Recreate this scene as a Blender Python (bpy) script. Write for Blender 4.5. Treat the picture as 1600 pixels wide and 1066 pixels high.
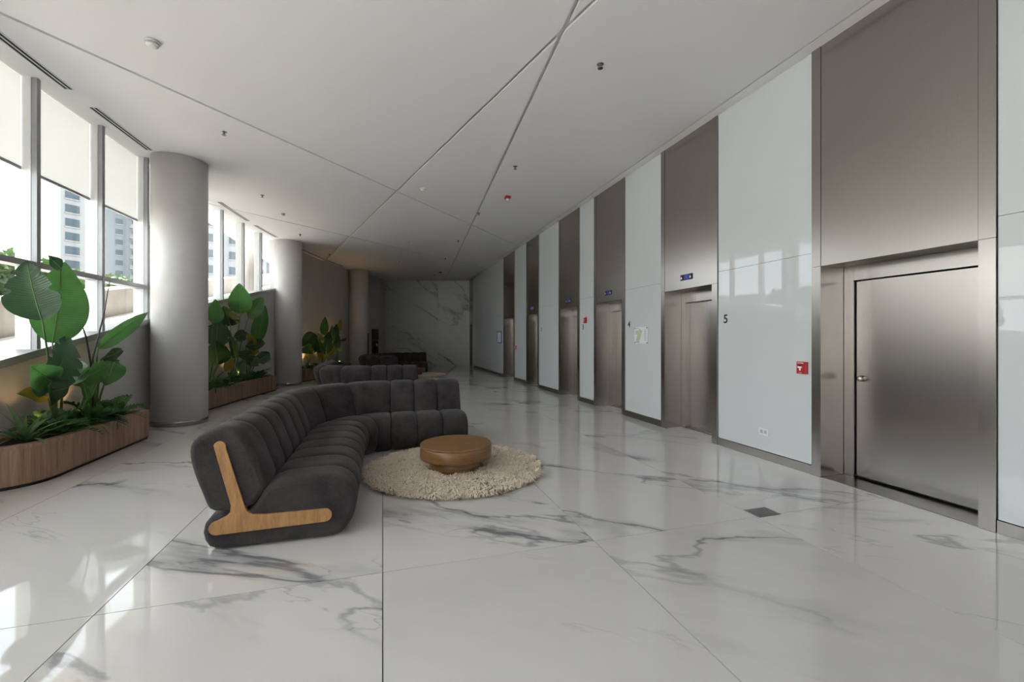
import bpy, bmesh, math, random
from mathutils import Vector, Matrix, noise as mnoise

for o in list(bpy.data.objects): bpy.data.objects.remove(o)
S = bpy.context.scene
C = S.collection
R = math.radians
rnd = random.Random(7)

# ------------------------------------------------------------------ camera
F, PX, PY, CAMH = 675.0, 800.0, 529.0, 1.5          # focal length and horizon in pixels of the 1600x1066 frame
YAW = math.atan(202.0 / F)
cd = bpy.data.cameras.new('camera'); cam = bpy.data.objects.new('camera', cd); C.objects.link(cam)
cd.sensor_width = 36.0; cd.lens = F / 1600 * 36; cd.shift_y = -4.0 / 1600
cd.clip_start = .05; cd.clip_end = 600
cam.location = (0, 0, CAMH); cam.rotation_euler = (R(90), 0, -YAW)
S.camera = cam

# ------------------------------------------------------------------ world, sun, exposure
W = bpy.data.worlds.new('world'); S.world = W; W.use_nodes = True
wn = W.node_tree.nodes; wl = W.node_tree.links; wn.clear()
wo = wn.new('ShaderNodeOutputWorld'); wb = wn.new('ShaderNodeBackground')
wt = wn.new('ShaderNodeTexCoord'); wz = wn.new('ShaderNodeTexNoise'); wr = wn.new('ShaderNodeValToRGB')
wz.inputs['Scale'].default_value = 2.2; wz.inputs['Detail'].default_value = 6
wr.color_ramp.elements[0].position = .40; wr.color_ramp.elements[0].color = (.76, .87, 1, 1)
wr.color_ramp.elements[1].position = .58; wr.color_ramp.elements[1].color = (1, 1, 1, 1)
wl.new(wt.outputs['Generated'], wz.inputs['Vector']); wl.new(wz.outputs['Fac'], wr.inputs['Fac'])
wl.new(wr.outputs['Color'], wb.inputs['Color']); wb.inputs['Strength'].default_value = 3.0
wl.new(wb.outputs[0], wo.inputs[0])
sd = bpy.data.lights.new('sun', 'SUN'); sun = bpy.data.objects.new('sun', sd); C.objects.link(sun)
sd.energy = 17.0; sd.angle = R(1.0); sd.color = (1, .97, .92)
sun.rotation_euler = Vector((.30, -.55, -1.25)).to_track_quat('-Z', 'Y').to_euler()
sun.location = (-20, 30, 40)
V = S.view_settings
V.view_transform = 'Standard'; V.look = 'None'; V.gamma = 1; V.use_curve_mapping = False
V.exposure = 0.85

# ------------------------------------------------------------------ pixel helpers (a pixel gives a direction only)
cy, sy = math.cos(YAW), math.sin(YAW)
def ray(x, y):
    t = (x - PX) / F
    return Vector((cy * t + sy, cy - sy * t, -(y - PY) / F))
def onX(x, y, X):
    d = ray(x, y); k = X / d.x
    return Vector((X, k * d.y, CAMH + k * d.z))

# ------------------------------------------------------------------ materials
def new_mat(name):
    m = bpy.data.materials.new(name); m.use_nodes = True
    return m, m.node_tree.nodes, m.node_tree.links, m.node_tree.nodes['Principled BSDF']
def plain(name, col, rough=.5, metal=0, spec=.5, coat=0, sheen=0, emit=None, es=0):
    m, n, l, b = new_mat(name)
    b.inputs['Base Color'].default_value = (*col, 1); b.inputs['Roughness'].default_value = rough
    b.inputs['Metallic'].default_value = metal; b.inputs['Specular IOR Level'].default_value = spec
    b.inputs['Coat Weight'].default_value = coat; b.inputs['Sheen Weight'].default_value = sheen
    if emit: b.inputs['Emission Color'].default_value = (*emit, 1); b.inputs['Emission Strength'].default_value = es
    return m
def nd(n, t, **k):
    a = n.new(t)
    for q, v in k.items(): setattr(a, q, v)
    return a
def mathn(n, l, op, a, b=None, c=None):
    m = n.new('ShaderNodeMath'); m.operation = op
    for i, v in enumerate((a, b, c)):
        if v is None: continue
        if isinstance(v, (int, float)): m.inputs[i].default_value = v
        else: l.new(v, m.inputs[i])
    return m.outputs[0]
def ramp(n, l, src, stops):
    r = n.new('ShaderNodeValToRGB'); e = r.color_ramp.elements
    while len(e) < len(stops): e.new(.5)
    for q, (p, c) in zip(e, stops): q.position = p; q.color = (*c, 1)
    l.new(src, r.inputs['Fac']); return r.outputs['Color']
def noise(n, l, vec, scale, detail=4, rough=.5, dist=0):
    t = n.new('ShaderNodeTexNoise'); t.inputs['Scale'].default_value = scale; t.inputs['Detail'].default_value = detail
    t.inputs['Roughness'].default_value = rough; t.inputs['Distortion'].default_value = dist
    l.new(vec, t.inputs['Vector']); return t.outputs['Fac']
def mapping(n, l, scale=(1, 1, 1), rot=(0, 0, 0), kind='Object', offset_by_object=False):
    t = n.new('ShaderNodeTexCoord'); m = n.new('ShaderNodeMapping')
    m.inputs['Scale'].default_value = scale; m.inputs['Rotation'].default_value = rot
    v = t.outputs[kind]
    if offset_by_object:
        oi = n.new('ShaderNodeObjectInfo'); a = n.new('ShaderNodeVectorMath'); a.operation = 'MULTIPLY_ADD'
        cx = n.new('ShaderNodeCombineXYZ')
        for i in range(3): l.new(oi.outputs['Random'], cx.inputs[i])
        a.inputs[1].default_value = (37, 53, 19)
        l.new(cx.outputs[0], a.inputs[0]); l.new(v, a.inputs[2]); v = a.outputs[0]
    l.new(v, m.inputs['Vector']); return m.outputs[0]
def bump(n, l, b, h, strength=.2, dist=.01):
    u = n.new('ShaderNodeBump'); u.inputs['Strength'].default_value = strength; u.inputs['Distance'].default_value = dist
    l.new(h, u.inputs['Height']); l.new(u.outputs[0], b.inputs['Normal'])

def marble(name, rot, base, vein, rough, stretch=(3.0, 1.0, 1.0), gate=(.43, .57)):
    m, n, l, b = new_mat(name)
    v0 = mapping(n, l, (1, 1, 1), (0, 0, 0), offset_by_object=True)
    mp = n.new('ShaderNodeMapping'); mp.vector_type = 'TEXTURE'
    mp.inputs['Scale'].default_value = stretch; mp.inputs['Rotation'].default_value = rot
    l.new(v0, mp.inputs['Vector']); v = mp.outputs[0]
    def smooth(x, lo, hi):
        q = n.new('ShaderNodeMapRange'); q.interpolation_type = 'SMOOTHSTEP'
        q.inputs['From Min'].default_value = lo; q.inputs['From Max'].default_value = hi; l.new(x, q.inputs['Value']); return q.outputs[0]
    def veins(sc, core, halo, dist, g0, g1, ac, ah):
        f = noise(n, l, v, sc, 7, .52, dist)
        d = mathn(n, l, 'ABSOLUTE', mathn(n, l, 'SUBTRACT', f, .5))
        gate = smooth(noise(n, l, v, sc * .8 + .31, 2), g0, g1)
        c_ = mathn(n, l, 'MULTIPLY', mathn(n, l, 'SUBTRACT', 1.0, smooth(d, 0.0, core)), ac)
        h_ = mathn(n, l, 'MULTIPLY', mathn(n, l, 'MULTIPLY', mathn(n, l, 'SUBTRACT', 1.0, smooth(d, 0.0, halo)), ah), smooth(noise(n, l, v, sc * 2.3, 5, .6, .5), .46, .62))
        return mathn(n, l, 'MULTIPLY', mathn(n, l, 'ADD', c_, h_), gate)
    a = veins(.62, .010, .055, .45, gate[0], gate[1], .65, .75); c2 = veins(1.5, .008, .02, .8, .50, .64, .30, .2)
    cloud = mathn(n, l, 'MULTIPLY', smooth(noise(n, l, v, .9, 6, .6, .4), .45, .8), .16)
    t = mathn(n, l, 'MINIMUM', mathn(n, l, 'ADD', mathn(n, l, 'ADD', a, c2), cloud), 1.0)
    col = ramp(n, l, t, [(0, base), (1, vein)])
    l.new(col, b.inputs['Base Color']); b.inputs['Roughness'].default_value = rough
    b.inputs['Specular IOR Level'].default_value = .5
    return m
M = {}
M['marble_floor'] = marble('polished_marble_tile', (0, 0, R(-36)), (.585, .57, .555), (.18, .18, .20), .04)
M['marble_wall'] = marble('marble_wall_slab', (0, R(36), 0), (.60, .60, .58), (.18, .185, .20), .30, (3.4, 1, 1), (.34, .46))
M['grout'] = plain('grey_grout', (.16, .16, .16), .8)

def steel(name, col, rough):
    m, n, l, b = new_mat(name)
    v = mapping(n, l, (1, 60, .35), kind='Object')
    f = noise(n, l, v, 6, 3)
    b.inputs['Metallic'].default_value = 1
    l.new(ramp(n, l, f, [(.3, tuple(c * .93 for c in col)), (.7, col)]), b.inputs['Base Color'])
    b.inputs['Roughness'].default_value = rough; b.inputs['Anisotropic'].default_value = .55
    return m
M['steel'] = steel('brushed_stainless_steel', (.40, .372, .350), .27)
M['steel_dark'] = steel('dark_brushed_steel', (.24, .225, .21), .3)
M['white_glass'] = plain('white_back_painted_glass', (.585, .61, .62), .0, 0, .5)
M['ceiling'] = plain('matte_white_ceiling_paint', (.88, .865, .87), .7)
M['groove'] = plain('grey_reveal_channel', (.74, .74, .74), .7)
M['white_paint'] = plain('white_powder_coat', (.80, .80, .80), .4)
M['grey_frame'] = plain('grey_aluminium_frame', (.34, .34, .35), .4, .3)
M['black'] = plain('matte_black', (.012, .012, .013), .45)
M['slot'] = plain('dark_air_slot', (.03, .03, .03), .8)
M['white_plastic'] = plain('white_plastic', (.78, .78, .76), .4)
M['chrome'] = plain('satin_chrome', (.6, .58, .55), .2, 1)
M['red'] = plain('red_plastic', (.42, .015, .025), .35)
M['darkred'] = plain('dark_red_lacquer', (.07, .010, .010), .4)
M['blue'] = plain('blue_frame', (.03, .05, .35), .4)
M['screen'] = plain('blue_lit_screen', (.02, .02, .1), .3, emit=(.06, .07, .75), es=.16)
M['white_lit'] = plain('white_lit_arrow', (.5, .5, .5), .3, emit=(.9, .9, 1), es=.2)
M['floor_plate'] = plain('dark_grey_floor_plate', (.10, .105, .10), .35, .4)
M['paper'] = plain('white_paper', (.74, .73, .78), .5)
M['olive'] = plain('pale_olive_print', (.52, .54, .38), .5)
M['greyprint'] = plain('grey_print', (.42, .42, .46), .5)

def plaster(name, a, b2, rough=.6, sc=(1, 1, 1)):
    m, n, l, b = new_mat(name)
    v = mapping(n, l, sc)
    f = noise(n, l, v, 1.6, 8, .62, .3)
    l.new(ramp(n, l, f, [(.3, a), (.7, b2)]), b.inputs['Base Color']); b.inputs['Roughness'].default_value = rough
    bump(n, l, b, noise(n, l, v, 25, 4), .06, .004)
    return m
M['plaster'] = plaster('polished_grey_plaster', (.62, .60, .585), (.70, .68, .665), .5)
M['concrete'] = plaster('board_grey_concrete', (.50, .485, .475), (.58, .565, .555), .6, (1, 1, .4))
M['ext_concrete'] = plaster('weathered_concrete', (.20, .18, .165), (.28, .26, .24), .85)
M['ext_pave'] = plaster('pale_paving', (.60, .58, .55), (.68, .66, .63), .85)
M['soffit'] = plain('beige_soffit_paint', (.62, .58, .53), .8)

def wood(name, a, b2, c, sc, rough=.42, rings=None):
    m, n, l, b = new_mat(name)
    v = mapping(n, l, sc, offset_by_object=False)
    f = noise(n, l, v, 3.0, 6, .6, .25)
    f2 = noise(n, l, v, 14.0, 3, .5)
    t = mathn(n, l, 'ADD', mathn(n, l, 'MULTIPLY', f, .7), mathn(n, l, 'MULTIPLY', f2, .3))
    l.new(ramp(n, l, t, [(.36, a), (.5, b2), (.66, c)]), b.inputs['Base Color'])
    b.inputs['Roughness'].default_value = rough
    bump(n, l, b, f2, .05, .002)
    return m
M['wood_planter'] = wood('walnut_veneer_vertical_grain', (.23, .14, .09), (.35, .22, .145), (.46, .31, .215), (6, 6, .35))
M['wood_oak'] = wood('oak_side_panel', (.27, .135, .05), (.38, .195, .075), (.45, .245, .10), (9, 1, 1.6))
M['wood_top'] = wood('oak_table_top', (.15, .072, .026), (.22, .11, .042), (.28, .15, .06), (1.2, 8, 8), .35)
M['wood_side'] = wood('oak_table_edge', (.12, .058, .020), (.21, .105, .038), (.28, .145, .055), (.5, .5, 16), .35)

def fabric():
    m, n, l, b = new_mat('charcoal_chenille')
    v = mapping(n, l, (1, 1, 1))
    f = noise(n, l, v, 5, 5, .6); g = noise(n, l, v, 170, 2)
    t = mathn(n, l, 'ADD', mathn(n, l, 'MULTIPLY', f, .6), mathn(n, l, 'MULTIPLY', g, .4))
    l.new(ramp(n, l, t, [(.35, (.020, .017, .0175)), (.65, (.064, .056, .058))]), b.inputs['Base Color'])
    b.inputs['Roughness'].default_value = .92; b.inputs['Sheen Weight'].default_value = .10
    b.inputs['Sheen Roughness'].default_value = .5; b.inputs['Specular IOR Level'].default_value = .15
    bump(n, l, b, g, .5, .004)
    return m
M['fabric'] = fabric()
def leafmat(name, a, b2, tr=.35, rough=.35, veined=False):
    m, n, l, b = new_mat(name)
    v = mapping(n, l, (1, 1, 1), offset_by_object=True)
    f = noise(n, l, v, 3.5, 3)
    if veined:                                        # fine ribs running from the midrib to the edge
        u = n.new('ShaderNodeUVMap'); sp = n.new('ShaderNodeSeparateXYZ'); l.new(u.outputs[0], sp.inputs[0])
        q = mathn(n, l, 'ABSOLUTE', mathn(n, l, 'SUBTRACT', sp.outputs[0], .5))
        ph = mathn(n, l, 'MULTIPLY', mathn(n, l, 'SUBTRACT', sp.outputs[1], mathn(n, l, 'MULTIPLY', q, .12)), 260.0)
        w = mathn(n, l, 'MULTIPLY_ADD', mathn(n, l, 'SINE', ph), .5, .5)
        bump(n, l, b, w, .35, .004)
        f = mathn(n, l, 'ADD', mathn(n, l, 'MULTIPLY', f, .8), mathn(n, l, 'MULTIPLY', w, .2))
    col = ramp(n, l, f, [(.3, a), (.7, b2)])
    l.new(col, b.inputs['Base Color']); b.inputs['Roughness'].default_value = rough
    t = n.new('ShaderNodeBsdfTranslucent'); l.new(col, t.inputs['Color'])
    mx = n.new('ShaderNodeMixShader'); mx.inputs[0].default_value = tr
    o = n['Material Output']; l.new(b.outputs[0], mx.inputs[1]); l.new(t.outputs[0], mx.inputs[2]); l.new(mx.outputs[0], o.inputs[0])
    return m
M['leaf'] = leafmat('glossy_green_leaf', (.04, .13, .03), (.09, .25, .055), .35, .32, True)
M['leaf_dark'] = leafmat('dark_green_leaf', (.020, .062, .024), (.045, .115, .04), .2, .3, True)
M['leaf_uplit'] = leafmat('uplit_green_leaf', (.26, .23, .03), (.42, .34, .05), .5, .35, True)  # green leaf coloured yellow to imitate the warm uplight on it
M['rib'] = plain('pale_green_rib', (.14, .27, .07), .4)
M['leaf_low'] = leafmat('low_foliage_leaf', (.03, .11, .035), (.09, .23, .065), .25)
M['leaf_var'] = leafmat('pale_striped_blade', (.05, .15, .05), (.22, .33, .12), .2)
M['stem'] = plain('green_stem', (.06, .13, .03), .45)
M['stem_dark'] = plain('dark_purple_stem', (.030, .028, .026), .45)
M['soil'] = plain('dark_soil', (.025, .018, .013), .95)
M['hedge'] = leafmat('hedge_leaf', (.02, .065, .015), (.085, .15, .03), .3, .5)  # the hedge's own greens, varied by noise
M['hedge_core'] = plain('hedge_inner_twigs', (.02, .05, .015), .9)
M['rug'] = plain('cream_wool_pile', (.74, .63, .50), .95, sheen=.3)
M['tower_white'] = plain('pale_tower_render', (.20, .205, .21), .7)
M['tower_grey'] = plain('blue_grey_tower_render', (.125, .145, .16), .7)
M['tower_glass'] = plain('tower_window_glass', (.035, .055, .07), .25)
M['lamp_lens'] = plain('warm_lamp_lens', (.9, .7, .3), .4, emit=(1, .62, .16), es=9)
M['ground'] = plain('pale_bounce_paving', (.42, .41, .39), .9)  # street ground made pale to bounce sunlight up to the ceiling
def glass():
    m = bpy.data.materials.new('clear_window_glass'); m.use_nodes = True
    n = m.node_tree.nodes; l = m.node_tree.links; n.clear()
    o = n.new('ShaderNodeOutputMaterial'); t = n.new('ShaderNodeBsdfTransparent'); g = n.new('ShaderNodeBsdfGlossy')
    lw = n.new('ShaderNodeLayerWeight'); lw.inputs[0].default_value = .5; mx = n.new('ShaderNodeMixShader')
    pw = mathn(n, l, 'MULTIPLY_ADD', mathn(n, l, 'POWER', lw.outputs['Facing'], 4.0), .45, .02)
    t.inputs[0].default_value = (.95, .96, .945, 1); g.inputs['Roughness'].default_value = .0
    l.new(pw, mx.inputs[0]); l.new(t.outputs[0], mx.inputs[1]); l.new(g.outputs[0], mx.inputs[2]); l.new(mx.outputs[0], o.inputs[0])
    return m
M['glass'] = glass()
def blindmat():
    m, n, l, b = new_mat('off_white_blind_fabric')
    b.inputs['Base Color'].default_value = (.80, .79, .77, 1); b.inputs['Roughness'].default_value = .9
    t = n.new('ShaderNodeBsdfTranslucent'); t.inputs[0].default_value = (.70, .695, .685, 1)
    mx = n.new('ShaderNodeMixShader'); mx.inputs[0].default_value = .72
    l.new(b.outputs[0], mx.inputs[1]); l.new(t.outputs[0], mx.inputs[2]); l.new(mx.outputs[0], n['Material Output'].inputs[0])
    return m
M['blind'] = blindmat()

# ------------------------------------------------------------------ builders
def tag(o, label=None, cat=None, group=None, kind=None):
    if label: o['label'] = label
    if cat: o['category'] = cat
    if group: o['group'] = group
    if kind: o['kind'] = kind
    return o
def empty(name, loc=(0, 0, 0), rz=0):
    o = bpy.data.objects.new(name, None); C.objects.link(o); o.location = loc; o.rotation_euler = (0, 0, rz)
    o.empty_display_size = .1
    return o
def link(name, me, mat, parent=None):
    o = bpy.data.objects.new(name, me); C.objects.link(o)
    if mat is not None and not me.materials: me.materials.append(M[mat] if isinstance(mat, str) else mat)
    if parent is not None: o.parent = parent
    return o
class MB:
    def __init__(s): s.v = []; s.f = []; s.sm = []
    def add(s, vs, fs, smooth=False):
        b = len(s.v); s.v += [tuple(p) for p in vs]; s.f += [tuple(b + i for i in q) for q in fs]; s.sm += [smooth] * len(fs); return s
    def box(s, x0, x1, y0, y1, z0, z1):
        vs = [(x, y, z) for z in (z0, z1) for y in (y0, y1) for x in (x0, x1)]
        return s.add(vs, [(0, 2, 3, 1), (4, 5, 7, 6), (0, 1, 5, 4), (2, 6, 7, 3), (0, 4, 6, 2), (1, 3, 7, 5)])
    def prism(s, poly, z0, z1):
        n = len(poly)
        vs = [(p[0], p[1], z0) for p in poly] + [(p[0], p[1], z1) for p in poly]
        return s.add(vs, [tuple(range(n - 1, -1, -1)), tuple(range(n, 2 * n))] + [(i, (i + 1) % n, n + (i + 1) % n, n + i) for i in range(n)])
    def lathe(s, prof, n=32, cx=0, cyy=0, z=0, smooth=True, axis='z'):
        vs = []
        for r, h in prof:
            for i in range(n):
                a = 2 * math.pi * i / n
                p = (r * math.cos(a), r * math.sin(a), h)
                if axis == 'x': p = (-h, p[0], p[1])
                vs.append((cx + p[0], cyy + p[1], z + p[2]))
        k = len(prof)
        fs = [(j * n + i, j * n + (i + 1) % n, (j + 1) * n + (i + 1) % n, (j + 1) * n + i) for j in range(k - 1) for i in range(n)]
        s.add(vs, fs, smooth)
        b = len(s.v) - len(vs)
        s.f += [tuple(b + i for i in range(n - 1, -1, -1)), tuple(b + (k - 1) * n + i for i in range(n))]; s.sm += [False, False]
        return s
    def tube(s, pts, rads, n=7):
        pts = [Vector(p) for p in pts]; vs = []
        for i, p in enumerate(pts):
            d = (pts[min(i + 1, len(pts) - 1)] - pts[max(i - 1, 0)]).normalized()
            a = d.cross(Vector((.3, 1, .1))).normalized(); b = d.cross(a)
            r = rads[i] if isinstance(rads, (list, tuple)) else rads
            vs += [p + (a * math.cos(2 * math.pi * j / n) + b * math.sin(2 * math.pi * j / n)) * r for j in range(n)]
        k = len(pts)
        s.add(vs, [(i * n + j, i * n + (j + 1) % n, (i + 1) * n + (j + 1) % n, (i + 1) * n + j) for i in range(k - 1) for j in range(n)], True)
        b = len(s.v) - len(vs)
        s.f += [tuple(b + j for j in range(n - 1, -1, -1)), tuple(b + (k - 1) * n + j for j in range(n))]; s.sm += [False, False]
        return s
    def mesh(s, name='mesh', recalc=True):
        me = bpy.data.meshes.new(name); me.from_pydata(s.v, [], s.f)
        me.polygons.foreach_set('use_smooth', s.sm)
        if recalc:
            bm = bmesh.new(); bm.from_mesh(me); bmesh.ops.recalc_face_normals(bm, faces=bm.faces); bm.to_mesh(me); bm.free()
        me.update(); return me
    def build(s, name, mat, parent=None, recalc=True): return link(name, s.mesh(name, recalc), mat, parent)
def box(name, mat, parent, x0, x1, y0, y1, z0, z1, bev=0):
    o = MB().box(x0, x1, y0, y1, z0, z1).build(name, mat, parent)
    if bev:
        b = o.modifiers.new('bevel', 'BEVEL'); b.width = bev; b.segments = 2
    return o
def spline(pts, n):
    """Catmull-Rom through 2-D points (closed), n samples per span"""
    out = []; k = len(pts)
    for i in range(k):
        p0, p1, p2, p3 = (Vector(pts[(i + j - 1) % k]) for j in range(4))
        for q in range(n):
            t = q / n
            out.append(.5 * ((2 * p1) + (p2 - p0) * t + (2 * p0 - 5 * p1 + 4 * p2 - p3) * t * t + (3 * p1 - p0 - 3 * p2 + p3) * t ** 3))
    return out

# ------------------------------------------------------------------ the plan of the hall
CEIL = 4.65; WX = 4.54; YB = -5.5                     # ceiling height, lift wall, rear wall
GP = [(-6, -4.05), (0, -4.05), (6.15, -4.03), (8.8, -3.95), (11.6, -3.82), (13.7, -3.60), (15.4, -3.30), (17.3, -2.82),
      (19.2, -2.25), (20.85, -1.62), (22.3, -.90), (23.5, -.22), (24.7, .15), (25.4, .3)]
def gx(Y):
    k = len(GP)
    for i in range(k - 1):
        if GP[i][0] <= Y <= GP[i + 1][0]:
            (y0, x0), (y1, x1) = GP[i], GP[i + 1]
            m0 = (x1 - GP[i - 1][1]) / (y1 - GP[i - 1][0]) if i else (x1 - x0) / (y1 - y0)
            m1 = (GP[i + 2][1] - x0) / (GP[i + 2][0] - y0) if i + 2 < k else (x1 - x0) / (y1 - y0)
            h = y1 - y0; t = (Y - y0) / h
            return (2 * t ** 3 - 3 * t * t + 1) * x0 + (t ** 3 - 2 * t * t + t) * h * m0 + (-2 * t ** 3 + 3 * t * t) * x1 + (t ** 3 - t * t) * h * m1
    return GP[0][1] if Y < GP[0][0] else GP[-1][1]
def gn(Y):
    d = (gx(Y + .05) - gx(Y - .05)) / .1
    return Vector((1, -d)).normalized()               # pointing into the hall
def gp(Y, off=0):
    n = gn(Y); return (gx(Y) + n.x * off, Y + n.y * off)
def sill(Y): return max(.06, 1.27 + .198 * (Y - 6.15))
def strip(ys, o0, o1, z0f, z1f, mb=None):
    """solid band that follows the curved facade between two offsets"""
    mb = mb or MB(); vs = []; fs = []
    for Y in ys:
        a = gp(Y, o0); b = gp(Y, o1); z0 = z0f(Y); z1 = z1f(Y)
        vs += [(*a, z0), (*b, z0), (*b, z1), (*a, z1)]
    k = len(ys)
    for i in range(k - 1):
        for j in range(4):
            fs.append((i * 4 + j, i * 4 + (j + 1) % 4, i * 4 + 4 + (j + 1) % 4, i * 4 + 4 + j))
    fs += [(3, 2, 1, 0), tuple((k - 1) * 4 + j for j in range(4))]
    return mb.add(vs, fs)
def yr(a, b, step=.4):
    k = max(1, round((b - a) / step)); return [a + (b - a) * i / k for i in range(k + 1)]

# ---- floor
fl = box('floor', 'grout', None, -4.6, 5.3, YB - .3, 25.6, -.2, -.012); tag(fl, kind='structure')
GAP = .003
xs = [-6 + 1.5 * i for i in range(7)] + [4.515, 5.2]
ysj = [2.89 + 3 * i for i in range(-3, 9)]
for i in range(len(xs) - 1):
    for j in range(len(ysj) - 1):
        x0, x1, y0, y1 = xs[i], xs[i + 1], ysj[j], ysj[j + 1]
        if x1 < gx((y0 + y1) / 2 if y0 < 15 else y0) - .2 and x1 < gx(y1): continue
        cx, cyy = (x0 + x1) / 2, (y0 + y1) / 2
        me = MB().box(x0 + GAP - cx, x1 - GAP - cx, y0 + GAP - cyy, y1 - GAP - cyy, -.012, 0).mesh('floor_tile')
        o = link('floor_tile', me, 'marble_floor', fl); o.location = (cx, cyy, 0)

# ---- ceiling: plaster fields between recessed reveals
ce = box('ceiling', 'groove', None, -4.6, 5.0, YB - .3, 25.6, CEIL + .035, CEIL + .2); tag(ce, kind='structure')
def clip(poly, p, n, keep):
    out = []
    for i in range(len(poly)):
        a, b = poly[i], poly[(i + 1) % len(poly)]
        da = (a[0] - p[0]) * n[0] + (a[1] - p[1]) * n[1] - keep; db = (b[0] - p[0]) * n[0] + (b[1] - p[1]) * n[1] - keep
        if da >= 0: out.append(a)
        if (da > 0) != (db > 0) and abs(da - db) > 1e-9:
            t = da / (da - db); out.append((a[0] + (b[0] - a[0]) * t, a[1] + (b[1] - a[1]) * t))
    return out
glines = [((-3.545, 5.421), (4.091, 13.671)), ((1.769, 4.085), (-1.942, 17.786)), ((1.769, 4.085), (3.178, 22.66)),
          ((-3.263, 12.243), (3.759, 18.344)), ((4.37, 0), (4.37, 10))]
polys = [[(-4.5, YB - .2), (4.7, YB - .2), (4.7, 25.5), (-4.5, 25.5)]]
for a, b in glines:
    d = Vector((b[0] - a[0], b[1] - a[1])).normalized(); nn = (-d.y, d.x); nx = []
    gw = .014 if a[0] == 4.37 else .024
    for p in polys:
        for s in (1, -1):
            q = clip(p, a, (nn[0] * s, nn[1] * s), gw)
            if len(q) > 2: nx.append(q)
    polys = nx
for p in polys: MB().prism(p, CEIL, CEIL + .03).build('ceiling_panel', 'ceiling', ce)

# ---- left wall: sloping concrete upstand under the glazing, full height past the second column
wlft = strip(yr(YB, 15.5), -.22, 0, lambda Y: 0, lambda Y: sill(Y) - .02).build('wall_left', 'concrete'); tag(wlft, kind='structure')
strip(yr(15.5, 25.3), -.22, 0, lambda Y: 0, lambda Y: CEIL).build('wall_upper', 'concrete', wlft)
sp = strip(yr(YB, 25.3), -.30, -.02, lambda Y: CEIL + .04, lambda Y: 5.75).build('facade_spandrel', 'white_paint', wlft)
t1 = strip(yr(YB, 15.45), -.26, .05, lambda Y: sill(Y) - .09, lambda Y: sill(Y)).build('trim_1', 'grey_frame'); tag(t1, kind='structure')
# ---- glazing
MY = [-5.3, -4.1, -2.9, -1.7, -.5, .7, 1.9, 3.1, 4.28, 5.475, 6.675, 7.875, 9.05, 10.15, 11.2, 12.2, 13.4, 14.5, 15.45]
TZ = 2.39
for i in range(len(MY) - 1):
    a, b = MY[i], MY[i + 1]
    w = empty('window_%d' % (i + 1), (*gp((a + b) / 2, -.05), 0)); tag(w, kind='structure')
    inv = Matrix.Translation(-w.location)
    def put(o):
        o.parent = w; o.matrix_parent_inverse = inv; return o
    zt = CEIL + .02
    def post(y, z0):
        p = [gp(y - .03, -.035), gp(y + .03, -.035), gp(y + .03, .02), gp(y - .03, .02)]
        return MB().prism(p, z0, zt)
    put(post(b, sill(b) - .01).build('mullion', 'grey_frame'))
    p = [gp(b - .035, -.185), gp(b + .035, -.185), gp(b + .035, -.036), gp(b - .035, -.036)]
    put(MB().prism(p, sill(b) - .05, zt).build('mullion_fin', 'white_paint'))
    ya, yb = a + .04, b - .04
    if sill(b) < TZ - .1:
        put(strip([ya, yb], -.155, .012, lambda Y: TZ - .035, lambda Y: TZ + .035).build('transom', 'grey_frame'))
        put(strip([ya, yb], -.165, -.157, lambda Y: sill(Y), lambda Y: TZ - .035).build('pane', 'glass'))
        put(strip([ya, yb], -.165, -.157, lambda Y: TZ + .035, lambda Y: zt).build('pane', 'glass'))
    else:
        put(strip([ya, yb], -.165, -.157, lambda Y: sill(Y), lambda Y: zt).build('pane', 'glass'))
    if 1.8 < a < 10:
        names = {7: 'window over the open floor before the planters', 8: 'window just before the round-cornered planter', 9: 'window above the rounded end of the planter',
                 10: 'window behind the tall paddle-leaf plant', 11: 'window next to the large round column', 12: 'window half hidden behind the large round column', 6: 'window beside the entrance floor'}
        bl = empty('roller_blind', (*gp((a + b) / 2, -.02), 3.5)); inv2 = Matrix.Translation(-bl.location)
        for o in (strip([ya + .006, yb - .006], -.132, -.128, lambda Y: 3.56, lambda Y: CEIL - .005).build('blind_fabric', 'blind', bl),
                  strip([ya + .006, yb - .006], -.142, -.118, lambda Y: 3.525, lambda Y: 3.56).build('bottom_bar', 'grey_frame', bl)):
            o.matrix_parent_inverse = inv2
        tag(bl, 'off-white roller blind half lowered in the ' + names.get(i, 'window'), 'blind', 'roller blinds along the facade')

# ---- rear wall (behind the camera): unseen, made solid to dim the far end and steel reveals
wbk = box('wall_rear', 'concrete', None, -4.6, 5.0, YB - .3, YB - .05, 0, CEIL + .03); tag(wbk, kind='structure')

# ---- back wall of marble slabs
BL, BR = Vector((.068, 24.54)), Vector((4.60, 23.18))
bd = (BR - BL).normalized(); bn = Vector((bd.y, -bd.x))
wb_ = MB().prism([BL + bn * -.03, BR + bn * -.03, BR + bn * -.3, BL + bn * -.3], 0, CEIL + .03).build('wall_back', 'grout'); tag(wb_, kind='structure')
LB = (BR - BL).length
cuts = [0, .62 * LB, LB]; zc = [0, 2.2, CEIL + .02]
for i in range(2):
    for j in range(2):
        c0 = BL + bd * ((cuts[i] + cuts[i + 1]) / 2); hw = (cuts[i + 1] - cuts[i]) / 2 - .002
        me = MB().box(-hw, hw, -.015, .015, zc[j] + .002, zc[j + 1] - .002).mesh('marble_slab')
        o = link('marble_slab', me, 'marble_wall', wb_)
        o.location = (c0.x + bn.x * -.015, c0.y + bn.y * -.015, 0); o.rotation_euler = (0, 0, math.atan2(bd.y, bd.x))
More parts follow.
